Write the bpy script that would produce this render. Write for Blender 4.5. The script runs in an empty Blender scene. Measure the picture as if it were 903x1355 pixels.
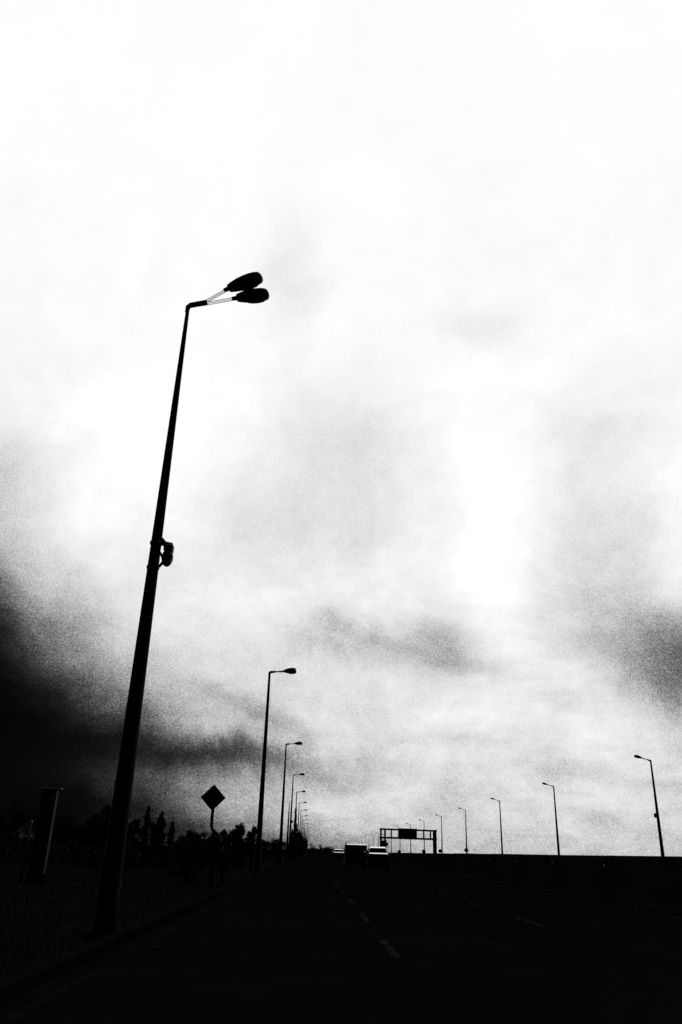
import bpy, math, random
from mathutils import Vector, Matrix
random.seed(7)
sc = bpy.context.scene
COL = sc.collection
R = math.radians

# ------------------------------------------------------------------ camera
EYE = 1.28
RIGHT = Vector((0.99890034, -0.03640405, 0.02954424))
UP = Vector((-0.04168071, -0.40100211, 0.91512842))
FWD = Vector((0.02146707, 0.91535351, 0.40207848))
cd = bpy.data.cameras.new('camera')
cam = bpy.data.objects.new('camera', cd)
COL.objects.link(cam)
m = Matrix((RIGHT, UP, -FWD)).transposed().to_4x4()
m.translation = (0, 0, EYE)
cam.matrix_world = m
cd.sensor_fit = 'VERTICAL'
cd.sensor_height = 36
cd.lens = 1025.65 / 1355 * 36
cd.clip_start = 0.1
cd.clip_end = 20000
sc.camera = cam

# ------------------------------------------------------------------ exposure
sc.view_settings.view_transform = 'Standard'
sc.view_settings.look = 'None'
sc.view_settings.gamma = 1
sc.view_settings.exposure = -4
EXPO = 2 ** 4
sc.cycles.use_denoising = True
sc.cycles.max_bounces = 4
sc.cycles.sample_clamp_indirect = 4

# ------------------------------------------------------------------ sky
SUN_AZ, SUN_EL = 8.0, 46.0        # degrees east of +Y, above the horizon
world = bpy.data.worlds.new('World')
sc.world = world
world.use_nodes = True
nt = world.node_tree
nt.nodes.clear()


def N(tree, kind, **kw):
    n = tree.nodes.new(kind)
    for k, v in kw.items():
        setattr(n, k, v)
    return n


def val(tree, sock, v):
    if isinstance(v, (int, float)):
        sock.default_value = v
    elif isinstance(v, (tuple, list, Vector)):
        sock.default_value = tuple(v)
    else:
        tree.links.new(v, sock)


def M(op, a, b=None, c=None, tree=None, clamp=False):
    tree = tree or nt
    n = N(tree, 'ShaderNodeMath', operation=op, use_clamp=clamp)
    val(tree, n.inputs[0], a)
    if b is not None:
        val(tree, n.inputs[1], b)
    if c is not None:
        val(tree, n.inputs[2], c)
    return n.outputs[0]


def dot(a, b):
    n = N(nt, 'ShaderNodeVectorMath', operation='DOT_PRODUCT')
    val(nt, n.inputs[0], a)
    val(nt, n.inputs[1], b)
    return n.outputs['Value']


def noise(vec, scale, detail=4, rough=0.55, dist=0.0, tree=None, w=None):
    tree = tree or nt
    n = N(tree, 'ShaderNodeTexNoise')
    if w is not None:
        n.noise_dimensions = '4D'
        n.inputs['W'].default_value = w
    val(tree, n.inputs['Vector'], vec)
    n.inputs['Scale'].default_value = scale
    n.inputs['Detail'].default_value = detail
    n.inputs['Roughness'].default_value = rough
    n.inputs['Distortion'].default_value = dist
    return n.outputs['Fac']


tc = N(nt, 'ShaderNodeTexCoord').outputs['Generated']
# clouds are laid out over the sky by direction (stereographic map about the
# direction FWD, in the same fixed world axes everywhere)
dr, du, df = dot(tc, RIGHT), dot(tc, UP), dot(tc, FWD)
den = M('ADD', df, 1.02)
U0 = M('DIVIDE', M('MULTIPLY', dr, 2.0), den)
V0 = M('DIVIDE', M('MULTIPLY', du, 2.0), den)
w1 = M('SUBTRACT', noise(tc, 3.4, 9, 0.66, 0.5, w=1.3), 0.5)
w2 = M('SUBTRACT', noise(tc, 3.4, 9, 0.66, 0.5, w=7.7), 0.5)
U = M('MULTIPLY_ADD', w1, 0.17, U0)
V = M('MULTIPLY_ADD', w2, 0.17, V0)


def stereo(x, y):
    v = Vector(((x - 451.5) / 1025.65, (677.5 - y) / 1025.65, 1.0)).normalized()
    return 2 * v.x / (1 + v.z), 2 * v.y / (1 + v.z)


def blob(x, y, rx, ry, deg, power=1.0):
    """soft cloud mass: exp(-q), q = squared elliptic distance"""
    cx, cy = stereo(x, y)
    a = R(deg)                       # clockwise on the picture
    ca, sa = math.cos(a), math.sin(a)
    rx, ry = rx / 1025.65, ry / 1025.65
    # p = (du*ca - dv*sa)/rx ; q = (du*sa + dv*ca)/ry
    p = M('ADD', M('MULTIPLY', U, ca / rx), M('MULTIPLY_ADD', V, -sa / rx, (-cx * ca + cy * sa) / rx))
    q = M('ADD', M('MULTIPLY', U, sa / ry), M('MULTIPLY_ADD', V, ca / ry, (-cx * sa - cy * ca) / ry))
    d2 = M('MULTIPLY_ADD', p, p, M('MULTIPLY', q, q))
    if power != 1.0:
        d2 = M('POWER', d2, power)
    return M('EXPONENT', M('MULTIPLY', d2, -1.0))


# elevation of the direction
sep = N(nt, 'ShaderNodeSeparateXYZ')
nt.links.new(tc, sep.inputs[0])
el = sep.outputs['Z']
ramp = N(nt, 'ShaderNodeValToRGB')
nt.links.new(M('MULTIPLY_ADD', w1, 0.05, el), ramp.inputs[0])
cr = ramp.color_ramp
stops = [(0.0, .74), (0.03, .80), (0.09, .875), (0.2, .905), (0.32, .942), (0.42, .975), (0.58, .990), (0.75, .993)]
while len(cr.elements) < len(stops):
    cr.elements.new(0.5)
for e_, (p_, g_) in zip(cr.elements, stops):
    e_.position = p_
    e_.color = (g_, g_, g_, 1)
g = ramp.outputs[0]
BLOBS = [
    # x, y, rx, ry, rot, strength, power
    (-70, 985, 195, 130, 12, 1.0, 1.3),
    (-60, 870, 155, 104, 20, .90, 1.0),
    (-25, 805, 55, 42, 20, .45, 1.0),
    (100, 985, 200, 44, 8, .66, 1.0),
    (90, 935, 140, 48, 12, .52, 1.0),
    (290, 988, 135, 22, 4, .60, 1.0),
    (60, 1075, 190, 62, 4, .97, 1.1),
    (235, 1112, 140, 34, 5, .62, 1.0),
    (425, 1108, 90, 26, 2, .30, 1.0),
    (335, 925, 70, 16, 25, .20, 1.0),
    (15, 640, 60, 90, 0, .17, 1.0),
    (500, 845, 120, 24, 14, .17, 1.0),
    (595, 862, 52, 26, 0, .18, 1.0),
    (935, 893, 120, 52, 30, .55, 1.0),
    (905, 925, 45, 20, 30, .15, 1.0),
    (795, 690, 70, 130, -10, .10, 1.0),
    (480, 600, 110, 80, 10, .08, 1.0),
    (400, 690, 130, 60, 0, .09, 1.0),
    (405, 380, 32, 75, 0, .07, 1.0),
    (635, 425, 45, 22, 0, .055, 1.0),
    (800, 560, 90, 30, 0, .04, 1.0),
    (780, 1010, 120, 11, 3, .08, 1.0),
    (470, 1005, 90, 14, 10, .11, 1.0),
    (590, 985, 60, 10, 10, .05, 1.0),
    (455, 850, 70, 26, 25, .10, 1.0),
    (740, 930, 60, 20, 8, .07, 1.0),
]
for x, y, rx, ry, rot, s, pw in BLOBS:
    g = M('MULTIPLY', g, M('MULTIPLY_ADD', blob(x, y, rx, ry, rot, pw), -s, 1.0))
# bright break in the clouds
for x, y, rx, ry, rot, s in ((668, 805, 42, 80, 0, .08), (640, 680, 90, 110, 0, .04), (130, 655, 110, 105, 0, .035),
                             (300, 960, 50, 12, 20, .08), (265, 1035, 70, 16, 4, .10), (760, 960, 130, 20, 6, .05)):
    g = M('MULTIPLY', g, M('MULTIPLY_ADD', blob(x, y, rx, ry, rot), s, 1.0))
# billows
# a cloud layer overhead seen in perspective: coordinates on the flat cloud base
el0 = N(nt, 'ShaderNodeSeparateXYZ'); nt.links.new(tc, el0.inputs[0])
dz = M('ADD', M('MAXIMUM', el0.outputs['Z'], 0.0), 0.16)
cxy = N(nt, 'ShaderNodeCombineXYZ')
nt.links.new(M('DIVIDE', el0.outputs['X'], dz), cxy.inputs[0])
nt.links.new(M('DIVIDE', el0.outputs['Y'], dz), cxy.inputs[1])
f0 = M('SUBTRACT', noise(cxy.outputs[0], 1.5, 9, 0.62, 0.9, w=2.2), 0.5)
f1 = M('SUBTRACT', noise(tc, 7.0, 9, 0.66, 0.8, w=3.1), 0.5)
f2 = M('SUBTRACT', noise(tc, 24.0, 7, 0.62, 0.6, w=5.1), 0.5)
bill = M('ADD', M('MULTIPLY', f0, 0.40), M('MULTIPLY_ADD', f1, 0.40, M('MULTIPLY', f2, 0.20)))
bill = M('MULTIPLY', bill, M('MULTIPLY_ADD', M('SUBTRACT', 1.0, g, clamp=True), 2.6, 0.62))
low = M('MAXIMUM', M('SUBTRACT', 1.12, M('MULTIPLY', el, 1.25), clamp=True), 0.16)
g = M('MULTIPLY', g, M('MULTIPLY_ADD', M('MULTIPLY', bill, low), 1.0, 1.0))
# imitated film grain painted into the sky brightness, strongest in the middle tones
gr = M('SUBTRACT', noise(tc, 620.0, 1, 0.5), 0.5)
mid = M('MULTIPLY', M('MULTIPLY', g, M('SUBTRACT', 1.0, g, clamp=True), clamp=True), 4.0)
mid = M('POWER', mid, 1.35)
g = M('MULTIPLY_ADD', M('MULTIPLY', gr, mid), 0.58, g)
g = M('MAXIMUM', M('MINIMUM', g, 1.0), 0.0)
lin = M('POWER', g, 2.25)
# the light part of the overcast: fades evenly, the unseen sky beyond darkened to dim the ground
glow = Vector((math.sin(R(6)) * math.cos(R(36)), math.cos(R(6)) * math.cos(R(36)), math.sin(R(36))))
ang = N(nt, 'ShaderNodeMapRange', interpolation_type='SMOOTHERSTEP')
nt.links.new(dot(tc, glow), ang.inputs['Value'])
ang.inputs['From Min'].default_value = 0.46
ang.inputs['From Max'].default_value = 0.775
ang.inputs['To Min'].default_value = 0.006
ang.inputs['To Max'].default_value = 1.0
lin = M('MULTIPLY', lin, ang.outputs[0])
sky = N(nt, 'ShaderNodeTexSky', sky_type='NISHITA', sun_disc=False)
sky.sun_elevation = R(SUN_EL)
sky.sun_rotation = R(SUN_AZ)
bw = N(nt, 'ShaderNodeRGBToBW')
nt.links.new(sky.outputs[0], bw.inputs[0])
veil = M('MULTIPLY', bw.outputs[0], 0.0002)          # what comes through the closed cloud deck
lin = M('ADD', lin, veil)
bg = N(nt, 'ShaderNodeBackground')
nt.links.new(lin, bg.inputs['Color'])
bg.inputs['Strength'].default_value = EXPO * 1.0
out = N(nt, 'ShaderNodeOutputWorld')
nt.links.new(bg.outputs[0], out.inputs['Surface'])

# ------------------------------------------------------------------ sun (diffused by the overcast)
sl = bpy.data.lights.new('sun', 'SUN')
sl.energy = 0.5
sl.angle = R(14)
sl.color = (1, .985, .96)
so = bpy.data.objects.new('sun', sl)
COL.objects.link(so)
sd = Vector((math.sin(R(SUN_AZ)) * math.cos(R(SUN_EL)), math.cos(R(SUN_AZ)) * math.cos(R(SUN_EL)), math.sin(R(SUN_EL))))
so.rotation_euler = sd.to_track_quat('Z', 'Y').to_euler()
so.location = (0, 0, 60)


# ------------------------------------------------------------------ materials (black and white world: neutral greys)
def mat(name, base, rough=.8, spec=.2, metal=0.0, var=.25, scale=6.0, bump=0.0, bscale=40.0, trans=0.0, coat=0.0, stain=0.0):
    mt = bpy.data.materials.new(name)
    mt.use_nodes = True
    t = mt.node_tree
    b = t.nodes['Principled BSDF']
    o = N(t, 'ShaderNodeTexCoord').outputs['Object']
    n1 = noise(o, scale, 5, .6, tree=t)
    r_ = N(t, 'ShaderNodeValToRGB')
    t.links.new(n1, r_.inputs[0])
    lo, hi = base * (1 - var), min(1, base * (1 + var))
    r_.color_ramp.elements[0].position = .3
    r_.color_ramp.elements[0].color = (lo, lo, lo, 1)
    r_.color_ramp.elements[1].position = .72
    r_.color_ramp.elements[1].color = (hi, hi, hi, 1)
    c_ = r_.outputs[0]
    if stain:
        n2 = noise(o, scale * .13, 6, .65, tree=t)
        mx = N(t, 'ShaderNodeMix', data_type='RGBA', blend_type='MULTIPLY')
        r2 = N(t, 'ShaderNodeValToRGB')
        r2.color_ramp.elements[0].position = .42
        r2.color_ramp.elements[0].color = (1 - stain,) * 3 + (1,)
        r2.color_ramp.elements[1].position = .58
        t.links.new(n2, r2.inputs[0])
        mx.inputs[0].default_value = 1
        t.links.new(c_, mx.inputs[6])
        t.links.new(r2.outputs[0], mx.inputs[7])
        c_ = mx.outputs[2]
    t.links.new(c_, b.inputs['Base Color'])
    b.inputs['Roughness'].default_value = rough
    b.inputs['Specular IOR Level'].default_value = spec
    b.inputs['Metallic'].default_value = metal
    b.inputs['Coat Weight'].default_value = coat
    if trans:
        b.inputs['Transmission Weight'].default_value = trans
    if bump:
        bn = N(t, 'ShaderNodeBump')
        bn.inputs['Strength'].default_value = bump
        bn.inputs['Distance'].default_value = .01
        t.links.new(noise(o, bscale, 4, .6, tree=t), bn.inputs['Height'])
        t.links.new(bn.outputs[0], b.inputs['Normal'])
    return mt


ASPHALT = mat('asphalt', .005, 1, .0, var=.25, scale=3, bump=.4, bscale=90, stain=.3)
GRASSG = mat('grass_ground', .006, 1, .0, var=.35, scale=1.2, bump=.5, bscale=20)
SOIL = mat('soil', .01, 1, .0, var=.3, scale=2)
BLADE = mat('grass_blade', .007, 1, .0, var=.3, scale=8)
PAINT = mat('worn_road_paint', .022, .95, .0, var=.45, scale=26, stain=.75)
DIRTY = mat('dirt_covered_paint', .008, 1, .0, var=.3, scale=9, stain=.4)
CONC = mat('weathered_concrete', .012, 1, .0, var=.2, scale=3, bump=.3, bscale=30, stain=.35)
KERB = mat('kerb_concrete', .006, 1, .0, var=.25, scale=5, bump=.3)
POLE = mat('dark_painted_steel', .009, .7, .05, var=.3, scale=4, bump=.1)
ARM = mat('bare_galvanised_steel', .72, .32, .5, metal=.9, var=.15, scale=14)
LAMP = mat('lamp_housing', .03, .55, .15, var=.3, scale=9)
LENS = mat('lamp_lens', .09, .25, .4, var=.2, scale=9)
BLACK = mat('black_plastic', .02, .5, .2, var=.3, scale=12)
SIGNB = mat('sign_back', .02, .6, .1, var=.25, scale=5)
GALV = mat('dull_zinc', .10, .7, .15, var=.3, scale=5, metal=.3)
PALE = mat('pale_frame_paint', .11, .6, .3, var=.15, scale=8)
SILVER = mat('silver_car_paint', .80, .20, .5, metal=.95, var=.03, scale=3, coat=.4)
LOWERP = mat('silver_car_paint_shaded', .10, .2, .3, metal=.9, var=.05, scale=3)  # darker copy of the silver paint, shade put into the lower body's colour
DARKP = mat('dark_car_paint', .012, .6, .1, var=.2, scale=3)
WHITEP = mat('white_van_cap', .75, .35, .5, metal=.9, var=.05, scale=3)
GLASS = mat('tinted_glass', .012, .12, .4, var=.1, scale=3)
RUBBER = mat('tyre_rubber', .02, .9, .1, var=.3, scale=20)
RED = mat('tail_light_plastic', .06, .3, .4, var=.1, scale=9)
REFL = mat('reflector', .15, .5, .1, var=.1, scale=20)
BARK = mat('bark', .02, .95, .03, var=.4, scale=9, bump=.6, bscale=25)
LEAFA = mat('dark_leaf', .014, .95, .02, var=.45, scale=1.4)
LEAFB = mat('grey_green_leaf', .018, .95, .02, var=.45, scale=1.4)


# ------------------------------------------------------------------ mesh builder
class MB:
    def __init__(s):
        s.v, s.f, s.sm, s.mi = [], [], [], []

    def face(s, idx, smooth=False, mi=0):
        s.f.append(tuple(idx)); s.sm.append(smooth); s.mi.append(mi)

    def box(s, a, b, mtx=None, mi=0, bev=0.0):
        x0, y0, z0 = a; x1, y1, z1 = b
        k = len(s.v)
        if not bev:
            P = [(x0, y0, z0), (x1, y0, z0), (x1, y1, z0), (x0, y1, z0), (x0, y0, z1), (x1, y0, z1), (x1, y1, z1), (x0, y1, z1)]
            F = [(0, 3, 2, 1), (4, 5, 6, 7), (0, 1, 5, 4), (1, 2, 6, 5), (2, 3, 7, 6), (3, 0, 4, 7)]
        else:
            P = []; e = bev
            for z, i in ((z0, e), (z0 + e, 0), (z1 - e, 0), (z1, e)):
                P += [(x0 + i, y0 + i, z), (x1 - i, y0 + i, z), (x1 - i, y1 - i, z), (x0 + i, y1 - i, z)]
            F = [(0, 3, 2, 1), (12, 13, 14, 15)]
            for L in range(3):
                for q in range(4):
                    n = (q + 1) % 4
                    F.append((L * 4 + q, L * 4 + n, L * 4 + 4 + n, L * 4 + 4 + q))
        s.v += [tuple(mtx @ Vector(p)) if mtx else p for p in P]
        for f in F:
            s.face([k + i for i in f], False, mi)
        return s

    def loft(s, rings, smooth=True, cap=True, mi=0, mtx=None):
        n = len(rings[0]); k = len(s.v)
        for r in rings:
            s.v += [tuple(mtx @ Vector(p)) if mtx else tuple(p) for p in r]
        for j in range(len(rings) - 1):
            for i in range(n):
                a, b = k + j * n + i, k + j * n + (i + 1) % n
                s.face((a, b, b + n, a + n), smooth, mi)
        if cap:
            s.face([k + i for i in range(n)][::-1], False, mi)
            s.face([k + (len(rings) - 1) * n + i for i in range(n)], False, mi)
        return s

    def tube(s, pts, rad, n=12, mi=0, cap=True):
        """tube through points; rad per point"""
        pts = [Vector(p) for p in pts]
        rings = []
        ref = Vector((0, 0, 1)) if abs((pts[-1] - pts[0]).normalized().z) < .9 else Vector((0, 1, 0))
        for i, p in enumerate(pts):
            d = (pts[min(i + 1, len(pts) - 1)] - pts[max(i - 1, 0)]).normalized()
            a = d.cross(ref).normalized(); b = a.cross(d).normalized()
            r = rad[i] if isinstance(rad, (list, tuple)) else rad
            rings.append([p + (a * math.cos(t) + b * math.sin(t)) * r for t in [2 * math.pi * q / n for q in range(n)]])
        return s.loft(rings, True, cap, mi)

    def build(s, name, mats, parent=None, loc=None):
        me = bpy.data.meshes.new(name)
        me.from_pydata(s.v, [], s.f)
        if not isinstance(mats, (list, tuple)):
            mats = [mats]
        for m_ in mats:
            me.materials.append(m_)
        me.polygons.foreach_set('use_smooth', s.sm)
        me.polygons.foreach_set('material_index', s.mi)
        me.update()
        o = bpy.data.objects.new(name, me)
        COL.objects.link(o)
        if parent:
            o.parent = parent
        if loc:
            o.location = loc
        return o


def tag(o, label=None, cat=None, group=None, kind=None):
    if label: o['label'] = label
    if cat: o['category'] = cat
    if group: o['group'] = group
    if kind: o['kind'] = kind
    return o


def empty(name, loc, rz=0.0):
    o = bpy.data.objects.new(name, None)
    COL.objects.link(o)
    o.location = loc
    o.rotation_euler = (0, 0, rz)
    o.empty_display_size = .3
    return o


def kids(o):
    return [c for c in bpy.data.objects if c.parent == o]


def copy_tree(o, parent=None):
    c = o.copy()
    COL.objects.link(c)
    if parent: c.parent = parent
    for ch in kids(o):
        copy_tree(ch, c)
    return c


def share(src, name, parent, loc=(0, 0, 0), rot=(0, 0, 0)):
    o = bpy.data.objects.new(name, src.data)
    COL.objects.link(o)
    o.parent = parent
    o.location = loc
    o.rotation_euler = rot
    return o


def sheet(name, x0, x1, y0, y1, z, material, cuts=1):
    b = MB()
    for i in range(cuts):
        ya, yb = y0 + (y1 - y0) * i / cuts, y0 + (y1 - y0) * (i + 1) / cuts
        k = len(b.v)
        b.v += [(x0, ya, z), (x1, ya, z), (x1, yb, z), (x0, yb, z)]
        b.face((k, k + 1, k + 2, k + 3))
    o = b.build(name, material)
    return tag(o, kind='structure')


# ------------------------------------------------------------------ the ground and the road
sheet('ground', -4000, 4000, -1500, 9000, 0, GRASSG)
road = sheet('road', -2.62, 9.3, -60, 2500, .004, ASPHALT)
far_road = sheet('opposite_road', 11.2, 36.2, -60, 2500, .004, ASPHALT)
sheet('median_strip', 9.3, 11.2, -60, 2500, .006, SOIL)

# lane markings: broken lines, each dash a piece of the road
dash = MB()
k = 12
pts = []
for i in range(k):                                    # slightly ragged ends of a worn stroke
    t = i / (k - 1)
    pts.append((-.06 + random.uniform(-.008, .008), t * 2.4))
for i in range(k):
    t = 1 - i / (k - 1)
    pts.append((.06 + random.uniform(-.008, .008), t * 2.4))
n_ = len(pts)
dash.v += [(x, y, 0) for x, y in pts]
for i in range(k - 1):
    dash.face((i, n_ - 1 - i, n_ - 2 - i, i + 1))
d0 = dash.build('lane_dash', PAINT, road, (1.23, 11.8, .008))
for j in range(1, 60):
    share(d0, 'lane_dash', road, (1.23, 11.8 + 5.85 * j, .008))
for j in range(0, 60):
    share(d0, 'lane_dash', road, (4.88, 17.9 + 5.9 * j, .008))
for x in (-2.3, 8.75):
    b = MB(); b.box((x - .06, -50, .0045), (x + .06, 2000, .009))
    b.build('edge_line', DIRTY, road)
d1 = None
for x in (15.1, 18.8, 22.5, 26.2, 29.9):
    for j in range(0, 14):
        share(d0, 'lane_dash', far_road, (x, 30 + 12 * j, .008))

# kerb along the left edge
kb = empty('kerb', (-2.72, 0, 0)); tag(kb, kind='structure')
b = MB(); b.box((-.09, 0, 0), (.09, .985, .12), bev=.018)
k0 = b.build('kerb_stone', KERB, kb, (0, 1, 0))
for j in range(2, 46):
    share(k0, 'kerb_stone', kb, (random.uniform(-.004, .004), j, random.uniform(-.004, .003)))
b = MB(); b.box((-.09, 46.0, 0), (.09, 1500, .118), bev=.018)
o = b.build('far_kerb_run', KERB, kb); o['kind'] = 'stuff'

# grass on the verge
b = MB()
for i in range(22000):
    y = 4 + 40 * random.random() ** 1.6
    x = -2.9 - random.random() * (3 + y * .45)
    hgt = random.uniform(.03, .11); w = random.uniform(.003, .007) * (1 + y / 20)
    a = random.uniform(0, math.pi); lx, ly = random.uniform(-.06, .06), random.uniform(-.06, .06)
    k = len(b.v); ca, sa = math.cos(a) * w, math.sin(a) * w
    b.v += [(x - ca, y - sa, 0), (x + ca, y + sa, 0), (x + lx, y + ly, hgt)]
    b.face((k, k + 1, k + 2))
tag(b.build('grass', BLADE), 'short rough grass on the verge left of the kerb', 'grass', kind='stuff')

# ------------------------------------------------------------------ median barrier
bar = empty('median_barrier', (10.0, 0, 0))
tag(bar, 'long dark concrete barrier along the right side of the road to the horizon', 'barrier')
prof = [(-.36, 0), (-.36, .10), (-.24, .34), (-.13, 1.40), (-.10, 1.46), (.10, 1.46), (.13, 1.40), (.24, .34), (.36, .10), (.36, 0)]


def barrier_mesh(L):
    b = MB()
    b.loft([[(x, y, z) for x, z in prof] for y in (0, L)], smooth=False)
    return b


s0 = barrier_mesh(5.96).build('barrier_segment', CONC, bar, (0, 4, 0))
for j in range(1, 66):
    share(s0, 'barrier_segment', bar, (random.uniform(-.012, .012), 4 + 6 * j, random.uniform(-.012, .006)))
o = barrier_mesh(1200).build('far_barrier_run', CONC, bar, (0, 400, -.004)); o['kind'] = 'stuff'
b = MB(); b.box((-.03, 0, 0), (0, .12, .07), bev=.008)
r0 = b.build('reflector', REFL, bar, (-.175, 22, 1.10))
for j in range(1, 22):
    share(r0, 'reflector', bar, (-.175, 22 + 6 * j, 1.10))


# ------------------------------------------------------------------ street lamps
def luminaire(start, tip, par, wide=.175, high=.12):
    """egg-shaped lamp head between two points, with a lens on its underside"""
    s, t = Vector(start), Vector(tip)
    L = (t - s).length
    ax = (t - s).normalized()
    side = Vector((0, 0, 1)).cross(ax).normalized()
    up = ax.cross(side).normalized()
    mt = Matrix((ax, side, up)).transposed().to_4x4()
    mt.translation = s
    body = MB()
    # neck collar
    prof_ = [(-.10, .045, .04), (0, .055, .05), (.02, .58 * wide, .55 * high), (.12, .72 * wide, .70 * high), (.3, .90 * wide, .90 * high), (.5, .99 * wide, .99 * high),
             (.68, wide, high), (.82, .94 * wide, .92 * high), (.93, .80 * wide, .78 * high), (.98, .52 * wide, .52 * high), (1.0, .2 * wide, .2 * high)]
    rings = []
    for u, w_, h_ in prof_:
        x = u * L if u > 0 else u
        rings.append([(x, w_ * math.cos(a), (h_ * 1.15 if math.sin(a) > 0 else h_ * .75) * math.sin(a)) for a in [2 * math.pi * q / 16 for q in range(16)]])
    body.loft(rings, True, True, 0, mt)
    o = body.build('luminaire', LAMP, par)
    ln = MB()
    rings = []
    for u, w_ in ((.34, .55), (.45, .72), (.62, .80), (.78, .72), (.88, .45)):
        rings.append([(u * L, wide * w_ * math.cos(a) , -high * .60 + (-.030 if math.sin(a) < 0 else .02) * abs(math.sin(a)) - .012) for a in [2 * math.pi * q / 10 for q in range(10)]])
    ln.loft(rings, True, True, 0, mt)
    ln.build('lens', LENS, o)
    return o


def street_lamp(top, rise, arms=None, rb=.172, rt=.038, twin=False, wide=.175, high=.12):
    root = empty('street_lamp', (0, 0, 0))
    b = MB(); b.box((-.26, -.26, 0), (.26, .26, .035), bev=.008)
    b.build('base_plate', DIRTY, root)
    if twin:
        for sx in (-1, 1):
            for sy in (-1, 1):
                b = MB(); b.tube([(.2 * sx, .2 * sy, .03), (.2 * sx, .2 * sy, .09)], .018, 6)
                b.build('anchor_bolt', POLE, root)
    b = MB()
    zs = [.035, .5, 1.5, 3, 5, 7, 9, 10.6, top - .12, top]
    b.tube([(0, 0, z) for z in zs], [rb + (rt - rb) * (z / top) for z in zs], 16)
    b.build('pole', POLE, root)
    b = MB(); b.box((-.07, -.03, .6), (.07, .02, 1.15), mtx=Matrix.Translation((0, -.152, 0)), bev=.01)
    b.build('access_door', POLE, root)
    b = MB()
    b.tube([(-.012, 0, top - .16), (.0, 0, top - .03), (.05, 0, top + .02), (.4, -.02, top + .02 + .4 * rise)], [rt + .006, rt + .016, rt + .02, .062], 12)
    b.build('bracket', POLE, root)
    arms = arms or []
    for (s_, t_) in arms:
        a0 = Vector((.38, -.02, top + .02 + .38 * rise))
        if twin:                                   # three thin parallel rods carry each head
            off = Vector((0, 0, .035 if s_ is arms[0][0] else -.03))
            for dz in (-.024, 0, .024):
                b = MB(); b.tube([a0 + off + Vector((0, -dz * .75, dz)), Vector(s_) + Vector((0, -dz * .75, dz))], .0075, 8)
                b.build('arm_rod', ARM, root)
        else:
            b = MB(); b.tube([a0, Vector(s_)], [.040, .036], 10)
            b.build('arm', ARM, root)
        luminaire(s_, t_, root, wide, high)
    return root


GL = 'street lamps in the row on the left'
GR = 'street lamps in the row on the right'
lampL = street_lamp(11.98, .20, [((.88, -.35, 12.20), (1.60, -.62, 12.34)), ((1.04, -.14, 12.13), (1.74, -.25, 12.19))], twin=True, wide=.182, high=.125)
lampF = street_lamp(11.98, .10, [((.96, -.10, 12.10), (1.72, -.20, 12.17)), ((1.00, .12, 12.08), (1.76, .22, 12.13))], rb=.190, rt=.072, wide=.185, high=.145)
lampR = street_lamp(11.58, .28, [((.92, -.28, 11.86), (1.62, -.50, 12.10)), ((1.06, .10, 11.88), (1.82, .22, 12.06))], rb=.205, rt=.088, wide=.18, high=.13)
ordn = ['nearest', 'second', 'third', 'fourth', 'fifth', 'sixth', 'seventh', 'eighth', 'ninth', 'tenth', 'eleventh', 'twelfth', 'thirteenth', 'fourteenth']
LL = ['tallest and nearest lamp post, with two lamp heads and a camera bolted to its shaft',
      'second lamp post of the left row, between the nearest and the thinner ones']
for i in range(2, 9):
    LL.append('%s lamp post counted from the nearest in the left row' % ordn[i])
for i in range(26):
    o = (lampL, lampF)[i] if i < 2 else copy_tree(lampF)
    o.location = (-3.12, 13.65 + 37.385 * i, 0)
    if i: o.rotation_euler = (R(random.uniform(-.25, .25)), R(random.uniform(-.25, .25)), R(random.uniform(-2.5, 2.5)))
    tag(o, LL[i] if i < len(LL) else 'tiny far lamp post crowded among others where the left row ends', 'street lamp', GL)
RL = ['nearest right lamp post, at the right edge, with a round box on its shaft',
      'second lamp post of the right row, next to the one at the right edge',
      'third lamp post of the right row, thin and clear against the sky',
      'fourth lamp post of the right row, with a small diamond sign at its foot',
      'fifth lamp post of the right row, just right of the overhead gantry',
      'sixth lamp post of the right row, rising behind the right part of the gantry',
      'seventh lamp post of the right row, rising behind the middle of the gantry sign',
      'eighth lamp post of the right row, its head just above the gantry sign left corner',
      'ninth lamp post of the right row, seen through the left opening of the gantry']
for i in range(24):
    o = lampR if i == 0 else copy_tree(lampR)
    o.location = (37.25, 88.3 + 37.385 * i, 0)
    o.rotation_euler = (R(random.uniform(-.2, .2)), R(random.uniform(-.2, .2)), math.pi + R(random.uniform(-2.5, 2.5)))
    tag(o, RL[i] if i < len(RL) else 'tiny far lamp post of the right row, left of the gantry above the vehicles', 'street lamp', GR)


# camera bolted on the nearest lamp and round box on the right one
def ellipsoid(b, c, r, n=14, mm=9, mi=0):
    rings = []
    for j in range(mm + 1):
        t = math.pi * (j / mm) * .96 + .06
        rings.append([(c[0] + r[0] * math.sin(t) * math.cos(a), c[1] + r[1] * math.sin(t) * math.sin(a), c[2] - r[2] * math.cos(t)) for a in [2 * math.pi * q / n for q in range(n)]])
    b.loft(rings, True, True, mi)


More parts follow.
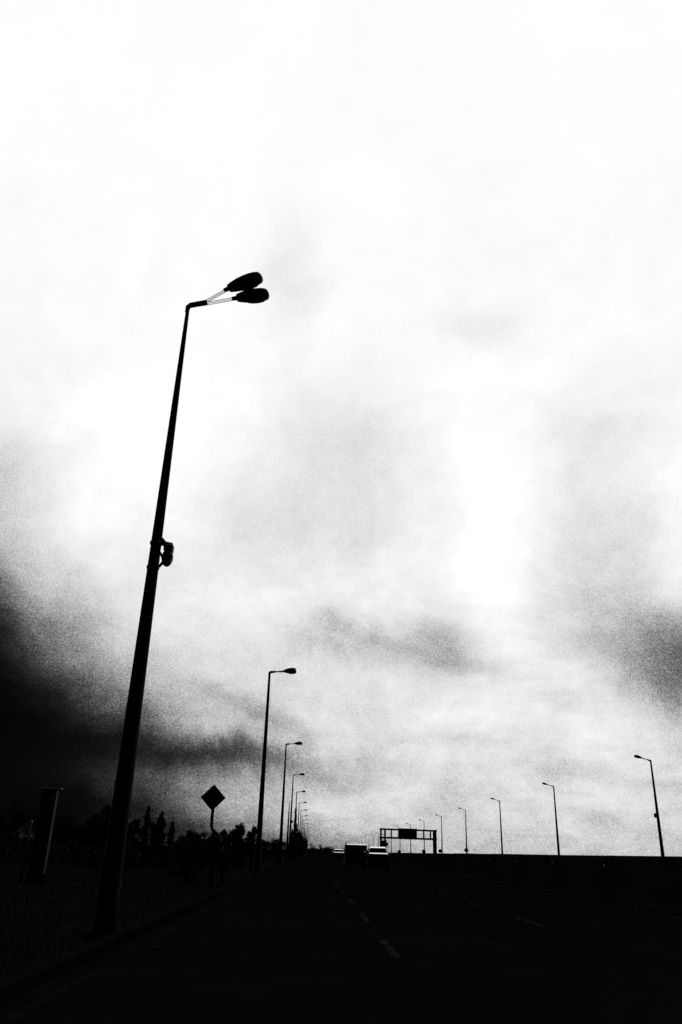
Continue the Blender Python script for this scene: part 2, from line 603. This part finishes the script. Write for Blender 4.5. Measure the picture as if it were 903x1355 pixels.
cm = empty('pole_camera', (-3.12, 13.65, 6.2))
tag(cm, 'black camera with rounded hanging housing on the shaft of the tallest lamp post', 'camera')
for z in (-.2, .28):
    b = MB(); b.tube([(0, 0, z - .025), (0, 0, z + .025)], .118, 16); b.build('clamp_band', BLACK, cm)
b = MB()
b.tube([(.08, 0, .36), (.16, 0, .27), (.30, 0, .25)], [.05, .055, .05], 10)
b.tube([(.10, .01, .10), (.17, 0, -.06), (.11, -.01, -.18)], [.02, .022, .02], 8)
b.tube([(.10, 0, -.19), (.20, 0, -.08)], [.025, .02], 8)
b.build('bracket', BLACK, cm)
b = MB(); ellipsoid(b, (.240, 0, .0), (.108, .11, .175)); b.box((.16, -.07, .10), (.33, .07, .27), bev=.03)
ho = b.build('housing', BLACK, cm)
b = MB(); ellipsoid(b, (.245, -.02, -.085), (.085, .09, .095)); b.build('dome', GLASS, cm)

bx = empty('round_box', (37.25, 88.3, 5.94))
tag(bx, 'small black rounded box fixed to the shaft of the lamp post at the right edge', 'box')
b = MB(); ellipsoid(b, (-.26, -.02, 0), (.19, .16, .25)); b.build('housing', BLACK, bx)
b = MB(); b.tube([(0, 0, -.05), (0, 0, .06)], .135, 12); b.tube([(-.1, 0, 0), (-.2, 0, 0)], .05, 8); b.build('clamp', BLACK, bx)
b = MB(); ellipsoid(b, (.2, -.02, 0), (.15, .14, .22)); b.tube([(.05, 0, 0), (.16, 0, 0)], .05, 8); b.tube([(0, 0, -.05), (0, 0, .05)], .14, 12)
o = b.build('small_box', BLACK, None, (-3.12, 13.65 + 3 * 37.385, 5.3)); tag(o, 'tiny dark box on the shaft of the fourth lamp post in the left row', 'box')


# ------------------------------------------------------------------ diamond warning sign with a bent post
def diamond_plate(c, h, thick, y):
    b = MB(); n = []
    k = h * .08
    pr = []
    for (ax, az) in ((0, 1), (1, 0), (0, -1), (-1, 0)):
        px, pz = -az, ax                                   # tangent
        pr += [(ax * (h - k) - px * k, az * (h - k) - pz * k), (ax * h - 0 * px, az * h), (ax * (h - k) + px * k, az * (h - k) + pz * k)]
    # order points by angle
    pr = sorted(set((round(x, 4), round(z, 4)) for x, z in pr), key=lambda p: math.atan2(p[1], p[0]))
    b.loft([[(c[0] + x, y, c[1] + z) for x, z in pr], [(c[0] + x, y + thick, c[1] + z) for x, z in pr]], smooth=False)
    return b


sg = empty('warning_sign', (-3.72, 35, 0))
tag(sg, 'dark diamond road sign on a bent post above the bushes on the left', 'road sign')
b = MB(); b.tube([(.18, 0, 0), (.10, 0, 1.25), (-.10, 0, 1.78), (-.37, 0, 1.98), (-.435, 0, 2.14), (-.44, 0, 2.5), (-.43, 0, 3.4)], .068, 10)
b.build('post', SIGNB, sg)
diamond_plate((-.46, 3.24), .53, .02, -.09).build('plate', SIGNB, sg)
b = MB()
for z in (2.98, 3.42): b.box((-.66, -.068, z - .02), (-.24, -.035, z + .02))
b.build('rail', GALV, sg)


# small signs along the right row
def small_sign(x, y, zc, h, shape, label):
    e_ = empty('small_sign', (x, y, 0))
    tag(e_, label, 'road sign', 'small signs at the feet of the right row')
    b = MB(); b.tube([(0, 0, 0), (0, 0, zc + h * .8)], .05, 8); b.build('post', SIGNB, e_)
    if shape == 'd':
        diamond_plate((0, zc), h, .03, -.1).build('plate', SIGNB, e_)
    elif shape == 'r':
        b = MB(); rr = [[(h * math.cos(a), yy, zc + h * math.sin(a)) for a in [2 * math.pi * q / 20 for q in range(20)]] for yy in (-.1, -.07)]
        b.loft(rr, smooth=False); b.build('plate', SIGNB, e_)
    else:
        b = MB(); b.box((-h, -.1, zc - h * .8), (h, -.06, zc + h * .8), bev=.01); b.build('plate', SIGNB, e_)


small_sign(36.95, 199.3, 2.65, .62, 'd', 'small diamond sign at the foot of the fourth lamp post of the right row')
small_sign(36.35, 236.0, 2.5, .5, 'r', 'small round sign between the gantry right leg and the fifth right lamp post')
small_sign(36.9, 274.0, 2.35, .65, 'r', 'small dark sign seen under the right part of the gantry beam')
small_sign(36.9, 350.0, 2.3, .7, 'r', 'small dark sign seen under the gantry sign panel')
small_sign(21.0, 236.0, 1.9, .5, 'd', 'small dark sign right of the pale car by the gantry leg')

# ------------------------------------------------------------------ overhead gantry with a sign
gy = 221
ga = empty('sign_gantry', (25.7, gy, 0))
tag(ga, 'dark steel gantry over the opposite road carrying one rectangular sign', 'gantry')
GZ = [0]


def gx(x): return x - 25.7


for xs, nm in (((18.45, 19.55), 'left'), ((32.45, 32.95), 'right')):
    b = MB()
    for x in xs:
        b.box((gx(x) - .24, -.2, 0), (gx(x) + .24, .2, 7.45), bev=.02)
    for z in (1.2, 2.4, 3.6, 4.8, 6.0, 7.1):
        b.box((gx(xs[0]) + .2, -.06, z - .06), (gx(xs[1]) - .2, .06, z + .06))
    b.build('column', GALV, ga)
b = MB(); b.box((gx(18.1), -.22, 7.05), (gx(33.3), .22, 7.50), bev=.02); b.build('top_beam', GALV, ga)
b = MB(); b.box((gx(18.1), -.24, 4.98), (gx(33.3), .24, 5.46), bev=.02); b.build('bottom_beam', GALV, ga)
vp = None
for x in (21.2, 29.8, 31.6):
    b = MB(); b.box((gx(x) - .18, -.12, 5.46), (gx(x) + .18, .12, 7.05)); b.build('upright', GALV, ga)
b = MB(); b.box((gx(22.95), -.52, 4.96), (gx(27.95), -.26, 7.62), bev=.03); p_ = b.build('sign_panel', SIGNB, ga)
for z in (5.5, 6.2, 6.9):
    b = MB(); b.box((gx(22.95), -.258, z - .05), (gx(27.95), -.20, z + .05)); b.build('panel_rail', GALV, p_)
b = MB()
for z in (5.85, 6.35):
    b.box((gx(27.96), -.15, z - .035), (gx(31.45), -.10, z + .035))
b.build('walkway_rail', GALV, ga)
b = MB(); b.box((gx(18.35), -.75, 1.6), (gx(19.95), -.22, 4.55), bev=.04); c_ = b.build('control_cabinet', SIGNB, ga)
b = MB(); b.box((gx(19.955), -.55, 3.3), (gx(20.4), -.3, 4.0), bev=.03); b.build('cable_box', SIGNB, c_)


# ------------------------------------------------------------------ vehicles
def rrect(hw, z0, z1, y, r, n=4):
    P = []
    for (cx, cz, a0) in ((hw - r, z0 + r, -90), (hw - r, z1 - r, 0), (-hw + r, z1 - r, 90), (-hw + r, z0 + r, 180)):
        for i in range(n + 1):
            a = R(a0 + 90 * i / n)
            P.append((cx + r * math.cos(a), y, cz + r * math.sin(a)))
    return P


def wheel(par, x, y, r=.34, w=.22):
    s_ = 1 if x > 0 else -1
    b = MB()
    prof_ = [(-.5 * w, r * .62), (-.5 * w, r * .93), (-.36 * w, r), (.36 * w, r), (.5 * w, r * .93), (.5 * w, r * .62)]
    b.loft([[(x + px, y + rr * math.cos(a), r + rr * math.sin(a)) for a in [2 * math.pi * q / 20 for q in range(20)]] for px, rr in prof_])
    t = b.build('wheel', RUBBER, par)
    b = MB()
    b.loft([[(x + s_ * px, y + rr * math.cos(a), r + rr * math.sin(a)) for a in [2 * math.pi * q / 16 for q in range(16)]] for px, rr in ((.3 * w, r * .6), (.53 * w, r * .55), (.5 * w, r * .15))])
    b.build('rim', GALV, t)


def hatch_car(loc, W, H, belt, L, label, name='estate_car', paint=None, rz=0):
    """car seen from behind: rear end at local y=0, nose at y=L"""
    paint = paint or SILVER
    c = empty(name, loc, rz)
    tag(c, label, 'car')
    hw = W / 2
    b = MB()
    st = [(0, hw * .86, .36, belt * .95, .07), (.03, hw * .95, .30, belt * .975, .06), (.16, hw * .985, .28, belt * .985, .06), (.5, hw, .26, belt, .12), (1.2, hw, .24, belt, .12),
          (L * .55, hw, .24, belt * .985, .12), (L * .74, hw * .99, .25, belt * .95, .16), (L * .88, hw * .96, .28, belt * .85, .2), (L * .97, hw * .88, .34, belt * .72, .2), (L, hw * .72, .42, belt * .58, .1)]
    b.loft([rrect(w_, z0, z1, y, r) for y, w_, z0, z1, r in st])
    body = b.build('body', LOWERP, c)
    # greenhouse: rear edge slopes forward, roof cambered
    b = MB()
    gh = [(belt - .03, .66, L * .70, hw * .95), (belt + .12, .70, L * .655, hw * .925), (belt + (H - belt) * .6, .76, L * .56, hw * .84), (belt + (H - belt) * .78, .80, L * .52, hw * .80),
          (H - .085, .88, L * .52, hw * .765), (H - .03, 1.04, L * .50, hw * .70), (H, 1.22, L * .46, hw * .60)]
    rings = []
    for z, ya, yb, w_ in gh:
        rr = .12
        P = []
        for (cx, cy, a0) in ((w_ - rr, ya + rr, -90), (w_ - rr, yb - rr, 0), (-w_ + rr, yb - rr, 90), (-w_ + rr, ya + rr, 180)):
            for i in range(4):
                a = R(a0 + 30 * i)
                P.append((cx + rr * math.cos(a), cy + rr * math.sin(a), z))
        rings.append(P)
    b.loft(rings)
    cab = b.build('cabin', paint, c)
    zb, zt = belt + .08, belt + (H - belt) * .74

    def gl(pa, pb, pc, pd, nm='window'):
        b = MB()
        n = ((Vector(pb) - Vector(pa)).cross(Vector(pd) - Vector(pa))).normalized() * .012
        P = [Vector(p) for p in (pa, pb, pc, pd)]
        b.loft([[p - n * .8 for p in P], [p + n for p in P]], smooth=False)
        b.build(nm, GLASS, c)

    def edge(z):
        for (za, ya, yb, w_), (zc, yc, yd, wc) in zip(gh, gh[1:]):
            if za <= z <= zc:
                t = (z - za) / (zc - za)
                return ya + (yc - ya) * t, yb + (yd - yb) * t, w_ + (wc - w_) * t
        return gh[-1][1:]
    y0, e0, w0 = edge(zb); y1, e1, w1_ = edge(zt)
    gl((-w0 + .10, y0 - .012, zb), (w0 - .10, y0 - .012, zb), (w1_ - .10, y1 - .012, zt), (-w1_ + .10, y1 - .012, zt), 'rear_window')
    gl((w0 - .1, e0 + .012, zb), (-w0 + .1, e0 + .012, zb), (-w1_ + .1, e1 + .012, zt), (w1_ - .1, e1 + .012, zt), 'windscreen')
    for s_ in (1, -1):
        for fa, fb in ((.08, .33), (.36, .62), (.65, .90)):
            q = [(s_ * (w0 + .01), y0 + (e0 - y0) * fa, zb), (s_ * (w0 + .01), y0 + (e0 - y0) * fb, zb), (s_ * (w1_ + .01), y1 + (e1 - y1) * fb, zt), (s_ * (w1_ + .01), y1 + (e1 - y1) * fa, zt)]
            gl(*(q if s_ > 0 else q[::-1]), 'side_window')
        b = MB(); b.box((min(s_ * (hw * .74), s_ * (hw * .95)), -.012, belt * .62), (max(s_ * (hw * .74), s_ * (hw * .95)), .08, belt * .86), bev=.02)
        b.build('tail_light', RED, c)
        b = MB(); b.box((min(s_ * hw, s_ * (hw + .17)), L * .62, belt - .02), (max(s_ * hw, s_ * (hw + .17)), L * .62 + .09, belt + .13), bev=.03)
        b.build('mirror', paint, c)
        for yy in (.82, L - .85):
            wheel(c, s_ * (hw - .10), yy)
    b = MB(); b.box((-hw * .86, -.05, .36), (hw * .86, .12, .58), bev=.04); b.build('bumper', DARKP, c)
    b = MB(); b.box((-.26, -.03, belt * .60), (.26, .02, belt * .60 + .11), bev=.006); b.build('number_plate', REFL, c)
    b = MB()
    zs_ = belt + (H - belt) * .78
    b.loft([[(x, .73, zs_ - .02), (x * .96, .74, zs_ + .012), (x * .92, .96, H - .035), (x * .88, 1.09, H - .004), (x * .88, 1.14, H - .08), (x * .92, .84, zs_ - .02)] for x in (-hw * .80, hw * .80)], smooth=False)
    b.build('spoiler', paint, c)
    b = MB(); b.loft([[(x, -.03, belt - .06), (x, -.035, belt - .025), (x, .20, belt + .055), (x, .45, belt + .075), (x, .70, belt + .075), (x, .70, belt - .06)] for x in (-hw * .86, hw * .86)], smooth=False); b.build('tailgate_ledge', paint, c)
    return c


hatch_car((6.0, 74, 0), 1.84, 1.86, 1.30, 4.6, 'pale silver car seen from behind, right of the dark van below the gantry')
hatch_car((5.1, 150, 0), 2.0, 1.84, 1.30, 4.7, 'farther low car with a pale roof, left of the dark van on the horizon')

# dark van with a boxy body and a pale roof rim
vn = empty('delivery_van', (4.2, 77, 0))
tag(vn, 'dark boxy van with a pale roof rim, seen from behind left of the silver car', 'van')
b = MB(); b.loft([rrect(.97, .38, 1.93, y, .05) for y in (0, 3.2)]); b.build('cargo_box', DARKP, vn)
b = MB(); b.loft([[(x, .0, 1.932), (x, .0, 1.96), (x, .16, 2.02), (x, .6, 2.05), (x, 3.1, 2.05), (x, 3.2, 1.932)] for x in (-.93, .955)], smooth=False); b.build('roof_rim', WHITEP, vn)
b = MB(); b.box((-1.0, .0, 1.90), (-.90, .10, 2.11), bev=.02); b.build('corner_lamp', BLACK, vn)
b = MB(); b.loft([rrect(.93, .36, z1, y, .1) for y, z1 in ((3.22, 1.88), (3.9, 1.86), (4.5, 1.15), (5.05, 1.0), (5.2, .7))]); cabv = b.build('cab', DARKP, vn)
b = MB(); b.loft([[(-.8, 4.0, 1.79), (.8, 4.0, 1.79), (.8, 4.5, 1.2), (-.8, 4.5, 1.2)], [(-.8, 4.03, 1.82), (.8, 4.03, 1.82), (.8, 4.53, 1.23), (-.8, 4.53, 1.23)]], smooth=False); b.build('windscreen', GLASS, cabv)
for s_ in (-1, 1):
    b = MB(); b.box((min(s_ * .02, s_ * .9), -.03, .5), (max(s_ * .02, s_ * .9), -.002, 1.86), bev=.01); dd = b.build('rear_door', DARKP, vn)
    b = MB(); b.box((min(s_ * .06, s_ * .10), -.07, .95), (max(s_ * .06, s_ * .10), -.03, 1.2), bev=.008); b.build('handle', BLACK, dd)
    b = MB(); b.box((min(s_ * .2, s_ * .75), -.036, 1.25), (max(s_ * .2, s_ * .75), -.031, 1.65)); b.build('window', GLASS, dd)
    b = MB(); b.box((min(s_ * .91, s_ * .965), -.03, .75), (max(s_ * .91, s_ * .965), -.002, 1.05), bev=.008); b.build('tail_light', RED, vn)
    for yy in (.7, 4.2):
        wheel(vn, s_ * .84, yy)
b = MB(); b.box((-.93, -.12, .34), (.93, -.005, .48), bev=.02); b.build('bumper', BLACK, vn)
b = MB(); b.box((-.26, -.135, .37), (.26, -.122, .47), bev=.004); b.build('number_plate', REFL, vn)

# ------------------------------------------------------------------ totem and post on the left
tt = empty('totem_sign', (-9.42, 30, 0))
tag(tt, 'tall dark upright panel with a thin pale edge, far left beside the road', 'sign')
b = MB(); b.box((-.25, -.10, .3), (.25, .10, 3.05), bev=.01); b.build('panel', SIGNB, tt)
b = MB(); b.box((-.36, -.13, 3.052), (.38, .13, 3.10), bev=.01); b.build('cap', PALE, tt)
for x in (-.27, .22):
    b = MB(); b.box((x, -.125, .3), (x + .03, -.101, 3.05)); b.build('edge_strip', PALE, tt)
b = MB(); b.box((-.3, -.15, 0), (.3, .15, .3), bev=.02); b.build('plinth', CONC, tt)
dl = empty('marker_post', (-9.95, 30, 0))
tag(dl, 'slim dark marker post with a small pale top, left of the tall panel', 'post')
b = MB(); b.tube([(0, 0, 0), (0, 0, 1.9)], .05, 8); b.build('shaft', SIGNB, dl)
b = MB(); b.box((-.05, -.06, 1.91), (.05, .06, 2.0), bev=.01); b.build('cap', PALE, dl)

# thin tapering mast beside the third lamp and thick mast at the fifth
b = MB(); b.tube([(0, 0, 0), (0, 0, 4), (.0, 0, 7.8)], [.17, .13, .04], 10)
o = b.build('mast', POLE, None, (-3.30, 120, 0)); tag(o, 'short tapering mast without a lamp, close to the foot of the fourth left lamp post', 'mast')


# ------------------------------------------------------------------ trees
def leaf_cloud(b, c, rad, n, size, rnd, mi=0):
    for _ in range(n):
        while True:
            p = Vector((rnd.uniform(-1, 1), rnd.uniform(-1, 1), rnd.uniform(-1, 1)))
            if p.length < 1: break
        p = p * (0.55 + .45 * rnd.random()) if p.length > .3 else p
        q = Vector((c[0] + p.x * rad[0], c[1] + p.y * rad[1], c[2] + p.z * rad[2]))
        a = Vector((rnd.gauss(0, 1), rnd.gauss(0, 1), rnd.gauss(0, 1))).normalized()
        d = a.cross(Vector((rnd.gauss(0, 1), rnd.gauss(0, 1), rnd.gauss(0, 1)))).normalized()
        s_ = size * rnd.uniform(.6, 1.4)
        k = len(b.v)
        b.v += [tuple(q - a * s_), tuple(q + d * s_ * .45), tuple(q + a * s_), tuple(q - d * s_ * .45)]
        b.face((k, k + 1, k + 2, k + 3), False, mi)


def tree(x, y, h, w, kind, label, seed, leaf=LEAFA, dens=1.0):
    rnd = random.Random(seed)
    t = empty({'cypress': 'cypress_tree', 'round': 'broadleaf_tree', 'bush': 'bush'}[kind], (x, y, 0))
    tag(t, label, 'bush' if kind == 'bush' else 'tree', 'trees and bushes on the left')
    b = MB()
    tr = .035 * h + .04
    b.tube([(0, 0, 0), (rnd.uniform(-.05, .05) * h, 0, h * .35), (rnd.uniform(-.05, .05) * h, rnd.uniform(-.05, .05) * h, h * .8)], [tr, tr * .7, tr * .2], 8)
    tips = []
    for i in range(9):
        z0 = h * rnd.uniform(.2, .65); a = rnd.uniform(0, 6.28); rr = w * .5 * rnd.uniform(.5, .9)
        if kind == 'cypress': rr *= .5
        z1 = min(h * .92, z0 + h * rnd.uniform(.1, .3))
        p1 = (rr * math.cos(a), rr * math.sin(a), z1)
        b.tube([(0, 0, z0), (p1[0] * .5, p1[1] * .5, (z0 + z1) / 2 + .02 * h), p1], [tr * .35, tr * .22, tr * .08], 5)
        tips.append(p1)
    b.build('trunk', BARK, t)
    b = MB()
    sz = max(.06, .03 * h)
    if kind == 'cypress':
        m_ = 15
        for i in range(m_):
            u = i / (m_ - 1); z = h * (.07 + .9 * u)
            ww = w * .5 * min(1, (1.02 - u) ** .42 * 1.12) * rnd.uniform(.8, 1.1) + .02
            a = rnd.uniform(0, 6.28)
            leaf_cloud(b, (ww * .2 * math.cos(a), ww * .2 * math.sin(a), z), (ww, ww, h * .07), int(150 * dens), sz * .8, rnd)
    else:
        for p1 in tips:
            leaf_cloud(b, p1, (w * .22, w * .22, h * .13), int(130 * dens), sz, rnd)
        for i in range(12):
            a = rnd.uniform(0, 6.28); u = rnd.random(); rr = w * .5 * math.sqrt(rnd.random()) * (1 - .45 * u)
            z = h * (.3 + .62 * u) if kind == 'round' else h * (.12 + .75 * u)
            leaf_cloud(b, (rr * math.cos(a), rr * math.sin(a), z), (w * rnd.uniform(.12, .24), w * .2, h * rnd.uniform(.08, .15)), int(110 * dens), sz, rnd)
    b.build('crown', leaf, t)
    return t


TREES = [
    # x, y, h, w, kind, label
    (-21.4, 60, 3.7, 4.2, 'round', 'round tree at the left edge in the darkest part, left of the tall panel'),
    (-19.2, 64, 3.3, 3.4, 'round', 'dark bushy tree directly behind the tall pale-edged panel'),
    (-17.2, 60, 3.3, 3.4, 'bush', 'wide low bush between the tall panel and the nearest lamp post'),
    (-15.9, 62, 3.0, 2.6, 'bush', 'low bush just left of the tree beside the nearest lamp post'),
    (-15.0, 60, 3.95, 2.6, 'round', 'bushy tree touching the left side of the foot of the nearest lamp post'),
    (-13.8, 60, 3.9, 2.2, 'round', 'bushy tree right behind the foot of the nearest lamp post'),
    (-12.6, 60, 3.1, 1.8, 'bush', 'low bush just right of the foot of the nearest lamp post'),
    (-11.72, 60, 3.85, .74, 'cypress', 'slim pointed cypress, tallest of the trees between the nearest lamp post and the diamond sign'),
    (-11.25, 61, 3.15, .8, 'bush', 'small bush squeezed between the two slim upright trees'),
    (-10.7, 60, 3.5, 1.15, 'cypress', 'upright blunt-topped cypress, second of the two slim trees right of the nearest lamp post'),
    (-9.9, 60, 2.9, .9, 'cypress', 'shorter pointed cypress right of the two slim upright trees'),
    (-8.9, 61, 2.75, 1.8, 'bush', 'low bush left of the diamond sign'),
    (-7.9, 60, 2.5, 1.7, 'bush', 'low bush directly below the diamond sign'),
    (-6.9, 60, 2.4, 1.6, 'bush', 'small bush at the foot of the bent sign post'),
    (-5.95, 59, 2.5, 1.2, 'bush', 'small bush between the bent sign post and the rounded tree'),
    (-5.32, 60, 3.15, 1.15, 'round', 'rounded tree right of the diamond sign, the taller of a pair'),
    (-4.15, 60, 2.9, .85, 'round', 'rounded tree left of the second lamp post, the shorter of a pair'),
    (-3.75, 33.2, 1.72, 1.3, 'bush', 'bushy clump hiding the lower end of the bent sign post'),
    (-4.9, 34.5, 1.75, 1.9, 'bush', 'low wide bush left of the bent sign post'),
    (-4.75, 58, 2.55, 1.3, 'bush', 'bush filling the gap between the pair of rounded trees'),
    (-5.0, 92, 2.7, 2.4, 'bush', 'low bush right behind the foot of the second lamp post'),
    (-4.4, 112, 2.8, 2.2, 'bush', 'low bush at the foot of the third lamp post'),
    (-3.06, 159, 8.8, .60, 'cypress', 'very thin tall cypress standing against the fifth left lamp post'),
    (-3.75, 168, 5.2, 1.3, 'cypress', 'shorter thin cypress just behind the very thin tall one'),
    (-3.3, 186, 6.8, 1.2, 'cypress', 'thin cypress beyond the fifth left lamp post'),
    (-3.2, 232, 6.6, 1.3, 'cypress', 'far thin cypress hidden among the crowded left lamp posts'),
    (-3.2, 282, 7.4, 1.5, 'cypress', 'farthest thin cypress among the crowded left lamp posts'),
    (-5.5, 150, 3.4, 3.0, 'bush', 'low bush left of the foot of the fourth left lamp post'),
]
for i, (x, y, h, w, kd, lb) in enumerate(TREES):
    tree(x, y, h, w, kd, lb, 100 + i, LEAFB if y > 57 and kd == 'round' and x > -6 else LEAFA, 1.0 if y < 100 else .8)

for i, (x, y, h, w) in enumerate([(-3.9, 262, 6.6, 1.3), (-4.0, 318, 7.4, 1.4), (-4.0, 375, 7.7, 1.5), (-4.1, 440, 8.3, 1.7), (-4.1, 520, 8.8, 1.9), (-4.2, 610, 9.2, 2.1), (-4.2, 720, 9.6, 2.4), (-4.3, 860, 10, 2.8)]):
    t_ = tree(x, y, h, w, 'cypress', 'far slim tree merging with the crowded posts where the left row ends', 300 + i, LEAFA, 1.2)
    t_['group'] = 'far slim trees beside the left lamp row'

# continuous low scrub along the left verge and a wood on the horizon: masses nobody could count
rnd = random.Random(5)
b = MB()
for i in range(330):
    y = rnd.uniform(46, 130); x = -4.6 - rnd.random() ** .8 * (y * .36)
    hh = rnd.uniform(.5, 1.05)
    leaf_cloud(b, (x, y, hh * .9), (rnd.uniform(.7, 1.3), .8, hh), 120, .12, rnd)
tag(b.build('scrub', LEAFA), 'dark low scrub along the left verge', 'scrub', kind='stuff')
b = MB()
for i in range(420):
    x = rnd.uniform(-240, 34); y = rnd.uniform(420, 620)
    top = 6.6 - max(0, x - 2) * .19 if x > 2 else 7.2
    z = rnd.uniform(0, 1) ** .8 * max(1.8, top * rnd.uniform(.5, 1))
    leaf_cloud(b, (x, y, z), (rnd.uniform(1.6, 3.4), 2, 1.2), 60, .35, rnd)
for i in range(260):
    x = rnd.uniform(-2, 60); y = rnd.uniform(650, 950)
    leaf_cloud(b, (x, y, rnd.uniform(.5, 3.4)), (rnd.uniform(2, 5), 2, 1.4), 50, .5, rnd)
tag(b.build('distant_wood', LEAFA), 'far-off dark wood along the horizon behind the left lamp row', 'wood', kind='stuff')
